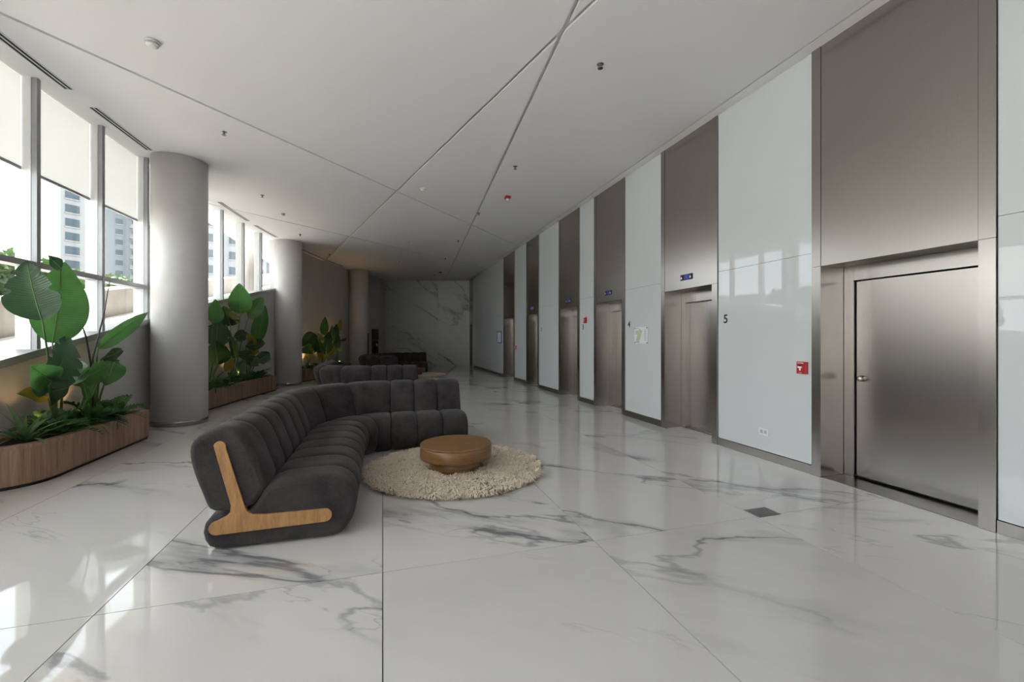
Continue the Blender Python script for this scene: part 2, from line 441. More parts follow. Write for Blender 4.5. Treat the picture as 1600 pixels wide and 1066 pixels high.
# closing the corner between curved wall and marble wall
# ---- right wall: white glass panels between stainless lift portals
wr_ = box('wall_right', 'black', None, 5.02, 5.25, YB - .3, 25.0, 0, CEIL + .03); tag(wr_, kind='structure')
bb = empty('baseboard_right', (WX, 8, 0)); tag(bb, kind='structure')
JZ = 2.44
def glass_panels(y0, y1, cols=1):
    for c in range(cols):
        a = y0 + (y1 - y0) * c / cols; b = y0 + (y1 - y0) * (c + 1) / cols
        for z0, z1 in ((.105, JZ - .002), (JZ + .002, CEIL + .02)):
            box('glass_panel', 'white_glass', wr_, WX, WX + .03, a + .004, b - .004, z0, z1)
    box('wall_core', 'grout', wr_, WX + .032, 5.02, y0 + .002, y1 - .002, 0, CEIL + .02)
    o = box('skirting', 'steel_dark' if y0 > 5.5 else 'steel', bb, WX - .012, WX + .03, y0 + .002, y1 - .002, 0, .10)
    o.matrix_parent_inverse = Matrix.Translation(-bb.location)
for g in ((-5.5, 2.117, 4), (3.612, 5.011), (6.301, 7.449), (8.731, 9.480), (10.754, 12.296), (13.484, 14.808), (16.302, 22.298, 3)): glass_panels(*g)

def portal(y0, y1, label, kind='lift', display=True):
    """stainless portal set in the lift wall between y0 (near) and y1 (far)"""
    e = empty('elevator_portal' if kind != 'door' else 'service_door', (WX, (y0 + y1) / 2, 0))
    tag(e, label, 'elevator' if kind != 'door' else 'door', 'stainless portals along the lift wall')
    inv = Matrix.Translation(-e.location)
    def P(name, mat, *a, bev=0):
        o = box(name, mat, e, *a, bev=bev); o.matrix_parent_inverse = inv; return o
    J = .102; H = 2.28; D = 4.90; fx = WX - .018
    for a, b in ((y0, y0 + J), (y1 - J, y1)):
        P('jamb', 'steel', fx, D + .1, a, b, 0, H - .002)
        P('upper_jamb', 'steel', fx, D + .1, a, b, H + .002, CEIL + .02)
    a, b = y0 + J + .004, y1 - J - .004
    P('head_panel', 'steel', fx + .004, D + .1, a, b, H, CEIL + .02)
    fw = .11 if kind != 'door' else .10
    if kind == 'door':
        b0, a0 = b, a
        P('door_frame_side', 'steel', D - .04, D + .06, b - fw, b, 0, H - .002)
        P('door_frame_head', 'steel', D - .04, D + .06, a, b - fw - .002, 2.125, H - .002)
        P('gap_backing', 'black', D + .045, D + .1, a, b - fw - .002, 0, 2.12)
        lf = P('door_leaf', 'steel', D - .012, D + .04, a + .002, b - fw - .014, .03, 2.11)
        kn = MB().lathe([(.034, 0), (.034, .006), (.012, .01), (.012, .03), (.026, .036), (.03, .05), (.026, .064), (.01, .07)], 20, D - .012, 3.325, 1.075, axis='x').build('door_knob', 'chrome', lf)
        P('threshold', 'steel_dark', WX, D + .04, a, b, .0005, .006)
    else:
        for q0, q1 in ((a, a + fw), (b - fw, b)):
            P('door_frame_side', 'steel', D - .05, D + .08, q0, q1, 0, H - .002)
        P('door_frame_head', 'steel', D - .05, D + .08, a + fw + .002, b - fw - .002, 2.10, H - .002)
        P('gap_backing', 'black', D + .09, D + .1, a + fw, b - fw, 0, 2.10)
        m = (a + b) / 2
        P('door_leaf', 'steel', D + .02, D + .05, a + fw + .003, m - .002, .012, 2.095)
        P('door_leaf', 'steel', D + .045, D + .075, m - .03, b - fw - .003, .012, 2.095)
        P('door_sill', 'steel_dark', D - .03, D + .09, a + fw, b - fw, .0005, .01)
        if display:
            d = P('floor_display', 'black', fx - .004, fx + .01, m - .14, m + .14, 2.41, 2.50, bev=.003)
            for nm, mt, q0, q1 in (('blue_screen', 'screen', m - .06, m + .045),):
                s = box(nm, mt, d, fx - .0055, fx - .003, q0, q1, 2.422, 2.488)
            for q, sg in ((m + .115, 1), (m - .09, -1)):
                me = MB().add([(fx - .0052, q - .018, 2.435), (fx - .0052, q + .018, 2.435), (fx - .0052, q, 2.475), (fx - .0035, q - .018, 2.435), (fx - .0035, q + .018, 2.435), (fx - .0035, q, 2.475)],
                              [(0, 1, 2), (5, 4, 3), (0, 3, 4, 1), (1, 4, 5, 2), (2, 5, 3, 0)]).build('arrow', 'white_lit', d)
    return e
portal(2.119, 3.610, 'wide stainless steel service door with round knob in its portal', 'door')
portal(5.013, 6.299, 'stainless elevator portal beside the black numeral five')
portal(7.451, 8.729, 'stainless elevator portal beside the black numeral four')
portal(9.482, 10.752, 'stainless elevator portal beside the black numeral three')
portal(12.298, 13.482, 'stainless elevator portal beside the black numeral two')
portal(14.81, 16.30, 'stainless portal without display beside the blue framed notice', display=False)
portal(22.30, 23.22, 'narrow stainless portal at the marble end wall', display=False)

# ---- columns
def column(x, y, label, r=.41):
    e = empty('round_column', (x, y, 0)); tag(e, label, 'column', 'round plaster columns')
    MB().lathe([(r, .0), (r, 4.645)], 64).build('shaft', 'plaster', e)
    MB().lathe([(r + .006, 0.0), (r + .006, .085), (r + .001, .088)], 64).build('base_ring', 'steel', e)
column(-3.45, 9.05, 'thick grey plaster column between the round-cornered planter and the slatted planter')
column(-2.95, 15.57, 'grey plaster column where the windows end')
column(-1.05, 21.15, 'grey plaster column by the dark red hose cabinet')

def on_curve(px, py, off):
    """point of the sight line that lies above the planters, off metres in front of the curved wall"""
    d = ray(px, py); lo, hi = 3.0, 21.5
    for _ in range(50):
        m = (lo + hi) / 2
        if d.x / d.y * m - (gx(m) + off) > 0: lo = m
        else: hi = m
    k = lo / d.y
    return Vector((d.x * k, lo, CAMH + d.z * k))
# ------------------------------------------------------------------ outdoors
gr = box('ground', 'ground', None, -160, -4.3, -60, 220, -.6, -.3); tag(gr, kind='structure')
gr2 = box('forecourt', 'ext_pave', None, -4.3, 30, -60, YB - .31, -.3, -.02); tag(gr2, kind='structure')
cn = strip(yr(YB - 2, 27), -2.75, -.05, lambda Y: 5.62, lambda Y: 6.1).build('canopy', 'soffit'); tag(cn, kind='structure')
rf = box('roof_slab', 'ext_concrete', None, -4.4, 9, YB - 2, 30, 5.75, 6.1); tag(rf, kind='structure')
PT = lambda Y: 2.185 + .168 * (Y - 10.8)
def slope_box(x0, x1, ys, z0f, z1f):
    vs = []; fs = []
    for Y in ys: vs += [(x0, Y, z0f(Y)), (x1, Y, z0f(Y)), (x1, Y, z1f(Y)), (x0, Y, z1f(Y))]
    k = len(ys)
    for i in range(k - 1):
        for j in range(4): fs.append((i * 4 + j, i * 4 + (j + 1) % 4, i * 4 + 4 + (j + 1) % 4, i * 4 + 4 + j))
    fs += [(3, 2, 1, 0), tuple((k - 1) * 4 + j for j in range(4))]
    return MB().add(vs, fs)
rp = slope_box(-6.8, -4.32, [2, 5, 15.5], lambda Y: -.3, lambda Y: max(-.28, PT(Y) - .62)).build('ramp', 'ext_pave'); tag(rp, kind='structure')
rp2 = slope_box(-6.8, -4.3, [15.5, 34], lambda Y: -.3, lambda Y: PT(Y) - .62).build('ramp_upper', 'ext_pave', rp)
pp = slope_box(-7.0, -6.8, [-5, 0, 34], lambda Y: -.3, lambda Y: max(.5, PT(Y))).build('parapet', 'ext_concrete'); tag(pp, kind='structure')
slope_box(-7.04, -6.76, [-5, 0, 34], lambda Y: max(.5, PT(Y)) + .001, lambda Y: max(.5, PT(Y)) + .05).build('coping', 'ext_pave', pp)
for (x, y, lb) in ((-5.3, 12.3, 'outdoor grey concrete post under the canopy behind the large column'), (-5.3, 20.4, 'outdoor grey concrete post on the upper ramp')):
    e = MB().lathe([(.27, 0), (.27, 5.62)], 32, z=0).build('outdoor_post', 'ext_concrete'); e.location = (x, y, 0); tag(e, lb, 'column', 'outdoor posts')
# hedge: leafy mass
def hedge(x0, x1, y0, y1, z1, n, label, seed, size=.17):
    r = random.Random(seed)
    e = empty('hedge', ((x0 + x1) / 2, (y0 + y1) / 2, -.3)); tag(e, label, 'hedge', 'hedges beyond the ramp')
    inv = Matrix.Translation(-e.location)
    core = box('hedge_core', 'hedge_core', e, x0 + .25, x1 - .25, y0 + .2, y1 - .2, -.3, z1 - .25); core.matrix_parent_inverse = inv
    mb = MB()
    for _ in range(n):
        side = r.random()
        y = r.uniform(y0, y1); bumpy = .22 * mnoise.noise(Vector((y * .8, seed, 0)))
        if side < .6: p = Vector((x1 - abs(r.gauss(0, .14)) + bumpy * .6, y, r.uniform(1.0, z1 + bumpy)))
        else: p = Vector((r.uniform(x0, x1), y, z1 - abs(r.gauss(0, .12)) + bumpy))
        a = Vector((r.gauss(0, 1), r.gauss(0, 1), r.gauss(0, 1) - .3)).normalized(); b = a.orthogonal().normalized()
        q = r.uniform(.6, 1.2) * size
        mb.add([p, p + a * q * .5 + b * q * .25, p + a * q, p + a * q * .5 - b * q * .25], [(0, 1, 2, 3)])
    o = mb.build('hedge_leaves', 'hedge', e, recalc=False); o.matrix_parent_inverse = inv; tag(o, kind='stuff')
hedge(-11.2, -9.6, 9.5, 17.2, 3.75, 9000, 'dense leafy green hedge beyond the ramp behind the tall plant', 3, .24)
hedge(-11.2, -9.8, 18.2, 36, 3.85, 9000, 'clipped yellow-green hedge below the apartment towers', 5)
# towers
def tower(loc, rz, w, d, h, rows, cols, mat, label, fw, fh, z0=2.0, pitch=3.0, balcony=None, ribbon=False):
    e = empty('apartment_tower', loc, rz); tag(e, label, 'building', 'towers across the street')
    box('tower_body', mat, e, -w / 2, w / 2, 0, d, 0, h)
    m = MB().box(-fw / 2, fw / 2, -.12, .02, 0, fh).mesh('window')
    if not m.materials: m.materials.append(M['tower_glass'])
    fr = MB().box(-fw / 2 - .15, fw / 2 + .15, -.25, .02, -.22, 0).mesh('window_ledge'); fr.materials.append(M['tower_white'])
    for i in range(rows):
        for j in range(cols):
            x = -w / 2 + (j + .5) * w / cols
            if balcony and j in balcony:
                continue
            o = link('window', m, None, e); o.location = (x, 0, z0 + i * pitch)
            o = link('window_ledge', fr, None, e); o.location = (x, 0, z0 + i * pitch)
        if balcony:
            for j in balcony:
                x = -w / 2 + (j + .5) * w / cols; cw = w / cols
                box('balcony_slab', 'tower_white', e, x - cw * .45, x + cw * .45, -1.3, .02, z0 + i * pitch - .75, z0 + i * pitch - .5)
                box('balcony_rail', 'tower_grey', e, x - cw * .45, x + cw * .45, -1.3, -1.22, z0 + i * pitch - .5, z0 + i * pitch + .35)
                box('balcony_door', 'tower_glass', e, x - cw * .3, x + cw * .3, -.06, .02, z0 + i * pitch - .5, z0 + i * pitch + 1.6)
def at(px, k):
    d = ray(px, PY) * k; return (d.x, d.y, -.4)
def face(px):       # rotation that turns a facade towards the hall
    d = ray(px, PY); return math.atan2(d.y, d.x) - math.pi / 2
tower(at(131, 95), face(131) + .35, 7.5, 12, 62, 19, 2, 'tower_white', 'pale apartment tower with paired windows, slimmest on the skyline', 2.3, 1.7)
tower(at(186, 125), face(186) + .15, 12, 14, 66, 20, 3, 'tower_grey', 'blue-grey tower with a column of balconies', 1.6, 1.5, balcony=(2,))
tower(at(352, 95), face(352) + .1, 16, 12, 40, 11, 2, 'tower_white', 'broad white block with wide ribbon windows', 6.6, 1.7, z0=2.4, pitch=3.4)
tower(at(424, 120), face(420) - .15, 14, 12, 40, 11, 2, 'tower_white', 'white block with ribbon windows and balconies near the second column', 5.4, 1.6, z0=3.3, pitch=3.4, balcony=(0,))

# ------------------------------------------------------------------ sofas
def resample(pts, n=44):
    dense = spline(pts, 12); k = len(dense)
    L = [0]
    for i in range(k): L.append(L[-1] + (dense[(i + 1) % k] - dense[i]).length)
    out = []; j = 0
    for q in range(n):
        t = L[-1] * q / n
        while L[j + 1] < t: j += 1
        f = (t - L[j]) / max(1e-9, L[j + 1] - L[j]); out.append(dense[j].lerp(dense[(j + 1) % k], f))
    return out
BACK = resample([(.615, .45), (.66, .60), (.72, .75), (.79, .84), (.90, .873), (1.0, .845), (1.08, .79), (1.105, .71), (1.085, .58), (1.03, .41), (.975, .285), (.85, .27), (.73, .28), (.65, .35)])
SEAT = resample([(.17, .004), (.075, .05), (.02, .15), (0, .27), (.03, .37), (.11, .44), (.22, .468), (.40, .466), (.56, .452), (.65, .40), (.70, .30), (.80, .262), (.94, .255), (1.005, .21), (1.025, .13), (.995, .045), (.92, .004), (.55, .001)])
def normals2(pr):
    k = len(pr); out = []
    for i in range(k):
        d = pr[(i + 1) % k] - pr[i - 1]; out.append(Vector((-d.y, d.x)).normalized())
    cen = sum(pr, Vector((0, 0))) / k
    s = sum((p - cen).dot(n) for p, n in zip(pr, out))
    return [n if s < 0 else -n for n in out]          # pointing inwards
def sweep(prof, frame, s0, s1, end0, end1, ns=11, flat=True):
    """one upholstered channel between path stations s0 and s1"""
    nr = normals2(prof); mb = MB(); vs = []; k = len(prof)
    for q in range(ns):
        t = .5 - .5 * math.cos(math.pi * q / (ns - 1)); u = abs(2 * t - 1)
        ins = .034 * (1 - math.sqrt(max(0, 1 - u ** 5)))
        if (end0 and t < .5) or (end1 and t > .5): ins *= 1.35
        P, L = frame(s0 + (s1 - s0) * (-.004 + 1.008 * t))
        for p, n in zip(prof, nr):
            d = p + n * ins
            vs.append((P.x + L.x * d.x, P.y + L.y * d.x, max(.002, d.y)))
    fs = [(a * k + i, a * k + (i + 1) % k, (a + 1) * k + (i + 1) % k, (a + 1) * k + i) for a in range(ns - 1) for i in range(k)]
    mb.add(vs, fs, True)
    mb.f += [tuple(range(k - 1, -1, -1)), tuple((ns - 1) * k + i for i in range(k))]; mb.sm += [False, False]
    return mb
def sofa(start, head, segs, label):
    """segs: ('s', length, channels) or ('a', degrees turning right, channels); the front edge runs along the path, the back on its left"""
    pieces = []; P = Vector(start); h = head
    for kind, v, nch in segs:
        if kind == 's':
            d = Vector((math.cos(h), math.sin(h))); L = Vector((-d.y, d.x))
            P0 = P.copy()
            fr = (lambda P0, d, L, v: (lambda t: (P0 + d * (t * v), L)))(P0, d, L, v)
            P = P + d * v
        else:
            r0 = .30; d = Vector((math.cos(h), math.sin(h))); cen = P + Vector((d.y, -d.x)) * r0
            def mk(cen, h, v):
                def f(t):
                    a = h + math.pi / 2 - R(v) * t; L = Vector((math.cos(a), math.sin(a)))
                    return cen + L * r0, L
                return f
            fr = mk(cen, h, v); P, L_ = fr(1); h -= R(v)
        pieces.append((fr, nch))
    e = empty('modular_sofa', (start[0], start[1], 0)); inv = Matrix.Translation(-e.location)
    tag(e, label, 'sofa', 'charcoal channel-tufted sofas')
    for pi, (fr, nch) in enumerate(pieces):
        for c in range(nch):
            e0 = pi == 0 and c == 0; e1 = pi == len(pieces) - 1 and c == nch - 1
            for nm, pr in (('seat_cushion', SEAT), ('back_cushion', BACK)):
                o = sweep(pr, fr, c / nch, (c + 1) / nch, e0, e1).build(nm, 'fabric', e); o.matrix_parent_inverse = inv
    # oak L-shaped plates let into both end faces
    Lp = [(.905, .765)]
    def arc(cx, cz, r, a0, a1, n=8): return [(cx + r * math.cos(R(a0 + (a1 - a0) * i / n)), cz + r * math.sin(R(a0 + (a1 - a0) * i / n))) for i in range(n + 1)]
    out = arc(.222, .182, .048, -90, -270) + [(.62, .235), (.70, .245), (.735, .27), (.752, .31)] + arc(.905, .742, .038, 195, 15) \
        + [(.835, .32), (.84, .275), (.865, .248)] + arc(.925, .172, .048, 90, -90)
    for fr, t, sg in ((pieces[0][0], 0, -1), (pieces[-1][0], 1, 1)):
        P, L = fr(t); d = Vector((L.y, -L.x)) * sg
        vs = []
        for off in (-.01, .016):
            vs += [(P.x + L.x * a + d.x * off, P.y + L.y * a + d.y * off, b) for a, b in out]
        n = len(out)
        o = MB().add(vs, [tuple(range(n)), tuple(range(2 * n - 1, n - 1, -1))] + [(i, (i + 1) % n, n + (i + 1) % n, n + i) for i in range(n)]).build('end_plate', 'wood_oak', e)
        o.matrix_parent_inverse = inv; o['label'] = 'oak L-shaped end plate'
    return e
sofa((-.19, 3.5), R(90), [('s', 2.05, 6), ('a', 90, 3), ('s', 1.02, 3)], 'charcoal channel-tufted corner sofa with oak end plate curving round the table')
sofa((.80, 11.5), R(180), [('s', 1.05, 3), ('a', 90, 3), ('s', 2.05, 6)], 'charcoal corner sofa turned with its back to the first sofa')
sofa((.5, 17.57), R(180), [('a', 110, 4), ('s', 1.1, 3), ('a', 70, 2), ('s', 1.02, 3)], 'dark C-shaped sofa in front of the marble wall')

# ------------------------------------------------------------------ rugs and tables
def rug(x, y, r, label, blades, seed, tx, ty):
    rr = random.Random(seed)
    e = empty('shag_rug', (x, y, 0)); tag(e, label, 'rug', 'round cream shag rugs')
    MB().lathe([(r - .10, .001), (r - .075, .006), (r - .09, .014), (.01, .016)], 72).build('rug_backing', 'rug', e)
    mb = MB()
    for _ in range(blades):
        q = (r - .045) * math.sqrt(rr.random()); a = rr.uniform(0, 2 * math.pi)
        p = Vector((q * math.cos(a), q * math.sin(a), .004))
        if math.hypot(p.x - tx, p.y - ty) < .32: continue
        b = rr.uniform(0, 2 * math.pi)
        cl = .5 + mnoise.noise(p * 7) * .9; b = b * .35 + cl * 6
        d = Vector((math.cos(b), math.sin(b), 0)); w = Vector((-d.y, d.x, 0)) * rr.uniform(.005, .009)
        L = rr.uniform(.05, .09); hgt = rr.uniform(.022, .055)
        m = p + d * L * .4 + Vector((0, 0, hgt)); t = p + d * L + Vector((0, 0, hgt * rr.uniform(.5, 1.0)))
        mb.add([p - w, p + w, m + w, m - w, t], [(0, 1, 2, 3), (3, 2, 4)])
    o = mb.build('pile', 'rug', e, recalc=False); tag(o, kind='stuff')
rug(.80, 4.95, 1.03, 'round cream shag rug under the wooden table beside the first sofa', 32000, 1, .007, -.016)
rug(1.55, 17.95, .98, 'round cream shag rug in front of the dark C-shaped sofa', 7000, 2, -.30, 0)
def table(x, y, label):
    e = empty('coffee_table', (x, y, .017)); tag(e, label, 'table', 'round oak drum tables')
    MB().lathe([(.295, 0), (.30, .004), (.30, .125), (.295, .128)], 64).build('base', 'wood_side', e)
    t = MB().lathe([(.30, .128), (.385, .130), (.403, .140), (.405, .15), (.405, .267), (.400, .272)], 80).build('drum', 'wood_side', e)
    MB().lathe([(.400, .272), (.405, .276), (.405, .284), (.400, .289)], 80).build('table_top', 'wood_top', e)
table(.807, 4.934, 'round stepped oak coffee table on the shag rug beside the first sofa')
table(1.25, 17.95, 'small round oak coffee table before the dark C-shaped sofa')

# ------------------------------------------------------------------ planters
def planter(outline, h, label, slatted, cutpts=None):
    """outline: front edge from near to far (list of points); back follows the wall"""
    ys = [p[1] for p in outline]
    back = [gp(Y, .02) for Y in yr(max(min(ys), ys[0]), ys[-1], .5)]
    poly = outline + back[::-1]
    cen = sum((Vector(p) for p in poly), Vector((0, 0))) / len(poly)
    e = empty('planter_box', (cen.x, cen.y, 0)); inv = Matrix.Translation(-e.location)
    tag(e, label, 'planter', 'wood planters along the curved wall')
    def ins(pl, d):
        out = []; k = len(pl)
        for i in range(k):
            a, b, c2 = Vector(pl[i - 1]), Vector(pl[i]), Vector(pl[(i + 1) % k])
            n1 = (b - a).normalized(); n2 = (c2 - b).normalized(); t = (n1 + n2)
            t = t.normalized() if t.length > .01 else n1
            nrm = Vector((-t.y, t.x))
            out.append(b + nrm * d)
        return out
    area = sum(poly[i - 1][0] * poly[i][1] - poly[i][0] * poly[i - 1][1] for i in range(len(poly)))
    sg = 1 if area > 0 else -1
    def P(o): o.matrix_parent_inverse = inv; return o
    P(MB().prism(ins(poly, .03 * sg), 0, .035).build('plinth', 'black', e))
    inner = ins(poly, .10 * sg); body = ins(poly, .012 * sg)
    n = len(poly)
    # rim board: ring between outline and inner
    vs = [(*poly[i], h - .035) for i in range(n)] + [(*poly[i], h) for i in range(n)] + [(*inner[i], h) for i in range(n)] + [(*inner[i], h - .035) for i in range(n)]
    fs = []
    for i in range(n):
        j = (i + 1) % n
        for a in range(4): fs.append((a * n + i, a * n + j, ((a + 1) % 4) * n + j, ((a + 1) % 4) * n + i))
    P(MB().add(vs, fs).build('rim', 'wood_planter', e))
    P(MB().prism(ins(poly, .11 * sg), .036, h - .05).build('soil', 'soil', e))
    # cladding panels along the front
    fo = [Vector(p) for p in body[:len(outline)]]
    if slatted:
        mb = MB()
        L = [0]
        for i in range(len(fo) - 1): L.append(L[-1] + (fo[i + 1] - fo[i]).length)
        def pt(s):
            for i in range(len(fo) - 1):
                if s <= L[i + 1] or i == len(fo) - 2:
                    t = (s - L[i]) / (L[i + 1] - L[i]); return fo[i].lerp(fo[i + 1], t), (fo[i + 1] - fo[i]).normalized()
        s = 0; w = .042
        while s < L[-1] - w * .5:
            p, d = pt(min(s + w / 2, L[-1])); nrm = Vector((-d.y, d.x)) * sg
            a = p - d * (w / 2 - .004); b = p + d * (w / 2 - .004)
            mb.prism([a - nrm * .008, b - nrm * .008, b + nrm * .012, a + nrm * .012], .035, h - .036)
            s += w
        P(tag(mb.build('slat_cladding', 'wood_planter', e), kind='stuff'))
        full = [p + Vector((0, 0)) for p in ins(poly, .02 * sg)][:len(outline)]; bk = ins(poly, .06 * sg)[:len(outline)]
        P(MB().prism(full + bk[::-1], .035, h - .036).build('cladding_backing', 'wood_planter', e))
    else:
        for a, b in cutpts:
            seg = fo[a:b + 1]; bk = [Vector(p) for p in ins(poly, .05 * sg)][a:b + 1]
            if len(seg) == 2:
                d = (seg[1] - seg[0]).normalized() * .002; seg = [seg[0] + d, seg[1] - d]; bk = [bk[0] + d, bk[1] - d]
            P(MB().prism(seg + bk[::-1], .035, h - .036).build('cladding_panel', 'wood_planter', e))
    return e
def arcp(cx, cyy, r, a0, a1, n): return [(cx + r * math.cos(R(a0 + (a1 - a0) * i / n)), cyy + r * math.sin(R(a0 + (a1 - a0) * i / n))) for i in range(n + 1)]
o1 = [(-3.98, 5.40)] + arcp(-3.80, 5.86, .46, -90, 0, 8) + [(-3.34, 6.45), (-3.345, 7.2), (-3.36, 7.80), (-3.96, 7.86)]
planter(o1, .43, 'walnut planter with one rounded corner in front of the tall paddle-leaf plant', False, [(0, 1), (1, 9), (9, 10), (10, 11), (11, 12), (12, 13)])
o2 = [(-3.72, 9.75), (-3.47, 9.80), (-3.45, 10.45), (-3.30, 11.7), (-3.12, 12.9), (-2.93, 13.90), (-3.50, 14.02)]
planter(o2, .43, 'vertically slatted wood planter between the first and second columns', True)
o3 = [(-2.95, 16.25), (-2.55, 16.30), (-2.25, 17.3), (-1.90, 18.4), (-1.32, 19.75), (-1.98, 19.95)]
planter(o3, .43, 'slatted wood planter in the dim corner between the second and third columns', True)

# ------------------------------------------------------------------ plants
def leaf_mesh(base, tip, width, normal, droop=.1, fold=.25, nseg=22, wave=.012, seed=0, torn=False):
    r = random.Random(seed); base = Vector(base); tip = Vector(tip); ax = tip - base; L = ax.length; a = ax / L
    nrm = Vector(normal); nrm = (nrm - a * nrm.dot(a)).normalized(); side = a.cross(nrm)
    vs = []; fs = []; ph = r.uniform(0, 6); tear = set(r.sample(range(5, 19), 3)) if torn else None
    for i in range(nseg + 1):
        u = i / nseg
        c = base + ax * u - nrm * (droop * L * (u * u - u * .3)) * 1.0
        w = width * .5 * max(.03, math.sin(math.pi * min(1, u ** .70 * .985 + .01)) ** .80) if u < 1 else .003
        if tear and i in tear: w *= .72
        if i == 0: w = width * .09
        for j, q in enumerate((-1, -.5, 0, .5, 1)):
            wv = wave * math.sin(u * 9 + ph + q * 2) * abs(q)
            vs.append(c + side * (w * q) + nrm * (abs(q) ** 1.3 * w * fold + wv))
    for i in range(nseg):
        for j in range(4): fs.append((i * 5 + j, i * 5 + j + 1, i * 5 + 6 + j, i * 5 + 5 + j))
    me = MB().add(vs, fs, True).mesh('leaf', False)
    uv = me.uv_layers.new(name='leaf_uv')
    for lp in me.loops:
        i, j = divmod(lp.vertex_index, 5); uv.data[lp.index].uv = (j / 4, i / nseg * L)
    mid = MB().tube([Vector(vs[i * 5 + 2]) + nrm * .001 for i in range(0, nseg, 3)], [.009 - .007 * i / nseg for i in range(0, nseg, 3)], 5).mesh('midrib')
    return me, mid
CAMP = Vector((0, 0, CAMH))
def paddle_plant(root, leaves, label, loc_label_group='paddle-leaf plants in the planters', extra=()):
    """leaves: (base px, tip px, plane X of base, plane X of tip, width m, material, tilt, droop)"""
    e = empty('paddle_leaf_plant', root); inv = Matrix.Translation(-e.location)
    tag(e, label, 'plant', loc_label_group)
    rv = Vector(root)
    for k, (bp, tp, X0, X1, wd, mat, tilt, droop) in enumerate(leaves):
        b = on_curve(*bp, X0); t = on_curve(*tp, X1)
        view = (CAMP - (b + t) / 2).normalized(); ax = (t - b).normalized()
        nrm = Matrix.Rotation(R(tilt), 3, ax) @ view
        me, mid = leaf_mesh(b, t, wd * 1.05, nrm, droop, seed=k + int(bp[0]), torn=(k % 3 == 1 and wd > .25))
        o = link('leaf', me, mat, e); o.matrix_parent_inverse = inv
        link('midrib', mid, 'rib', o)
        st = rv + Vector(((b.x - rv.x) * .12, (b.y - rv.y) * .12 + .03 * math.sin(k * 2.4), -.05))
        m1 = st.lerp(b, .5) + Vector(((b.x - st.x) * -.12, (b.y - st.y) * -.12, .10))
        pts = []
        for i in range(9):
            q = i / 8; pts.append(st * (1 - q) ** 2 + m1 * 2 * q * (1 - q) + b * q * q)
        o = MB().tube(pts, [.015 - .008 * i / 8 for i in range(9)], 7).build('leaf_stalk', 'stem', e); o.matrix_parent_inverse = inv
    for (bp, tp, X, r0, mat) in extra:
        b = on_curve(*bp, X); t = on_curve(*tp, X); st = rv + Vector((0, .03, -.05)); m = b + Vector((.0, 0, .0))
        o = MB().tube([st, st.lerp(b, .6), b, b.lerp(t, .5) + Vector((.01, .015, 0)), t], [.016, .014, r0, r0 * .8, .002], 7).build('leaf_spear', mat, e); o.matrix_parent_inverse = inv
    return e
Xp = .34
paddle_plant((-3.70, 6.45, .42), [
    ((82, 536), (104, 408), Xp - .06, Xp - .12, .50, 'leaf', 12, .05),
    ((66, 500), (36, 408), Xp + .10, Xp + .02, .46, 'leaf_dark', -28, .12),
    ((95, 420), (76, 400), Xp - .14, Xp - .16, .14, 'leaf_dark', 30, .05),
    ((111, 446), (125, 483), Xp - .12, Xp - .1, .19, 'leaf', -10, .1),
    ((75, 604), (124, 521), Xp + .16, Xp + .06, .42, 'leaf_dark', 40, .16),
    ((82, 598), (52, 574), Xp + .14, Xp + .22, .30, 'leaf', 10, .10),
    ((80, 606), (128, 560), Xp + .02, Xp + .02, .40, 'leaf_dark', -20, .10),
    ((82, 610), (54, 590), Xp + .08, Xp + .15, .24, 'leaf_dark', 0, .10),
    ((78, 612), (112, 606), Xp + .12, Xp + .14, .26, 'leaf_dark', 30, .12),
    ((72, 618), (30, 614), Xp - .06, Xp - .02, .18, 'leaf_uplit', 20, .05),
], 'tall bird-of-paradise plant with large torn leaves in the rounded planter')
paddle_plant((-3.72, 7.15, .42), [
    ((153, 544), (228, 489), Xp + .04, Xp - .02, .21, 'leaf', 25, -.04),
    ((122, 596), (181, 566), Xp + .16, Xp + .1, .27, 'leaf', 25, .08),
    ((178, 566), (166, 602), Xp + .05, Xp + .04, .30, 'leaf', 0, .1),
    ((160, 560), (196, 548), Xp - .05, Xp - .05, .20, 'leaf_dark', 30, .1),
    ((158, 572), (190, 562), Xp - .02, Xp - .06, .20, 'leaf_dark', -20, .1),
    ((140, 600), (112, 568), Xp - .08, Xp - .1, .26, 'leaf_dark', 0, .1),
    ((140, 640), (128, 590), Xp + .2, Xp + .2, .07, 'leaf', 20, .0),
    ((128, 640), (152, 590), Xp + .2, Xp + .2, .08, 'leaf', -20, .0),
], 'leaning bird-of-paradise plant with dark leaf spears next to the large column', extra=[((145, 560), (174, 425), Xp, .010, 'stem_dark'), ((142, 568), (121, 484), Xp, .012, 'stem_dark')])
def lv(bp, tp, wd, mat, tilt=0, droop=.08): return (bp, tp, .30, .34, wd, mat, tilt, droop)
paddle_plant((-3.62, 10.75, .42), [
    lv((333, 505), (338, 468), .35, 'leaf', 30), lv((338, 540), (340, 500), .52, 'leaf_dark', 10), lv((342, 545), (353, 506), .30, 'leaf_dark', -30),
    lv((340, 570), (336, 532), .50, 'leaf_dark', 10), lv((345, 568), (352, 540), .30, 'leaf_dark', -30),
    lv((352, 580), (364, 557), .22, 'leaf_uplit', 20)], 'broad bird-of-paradise plant right behind the large column')
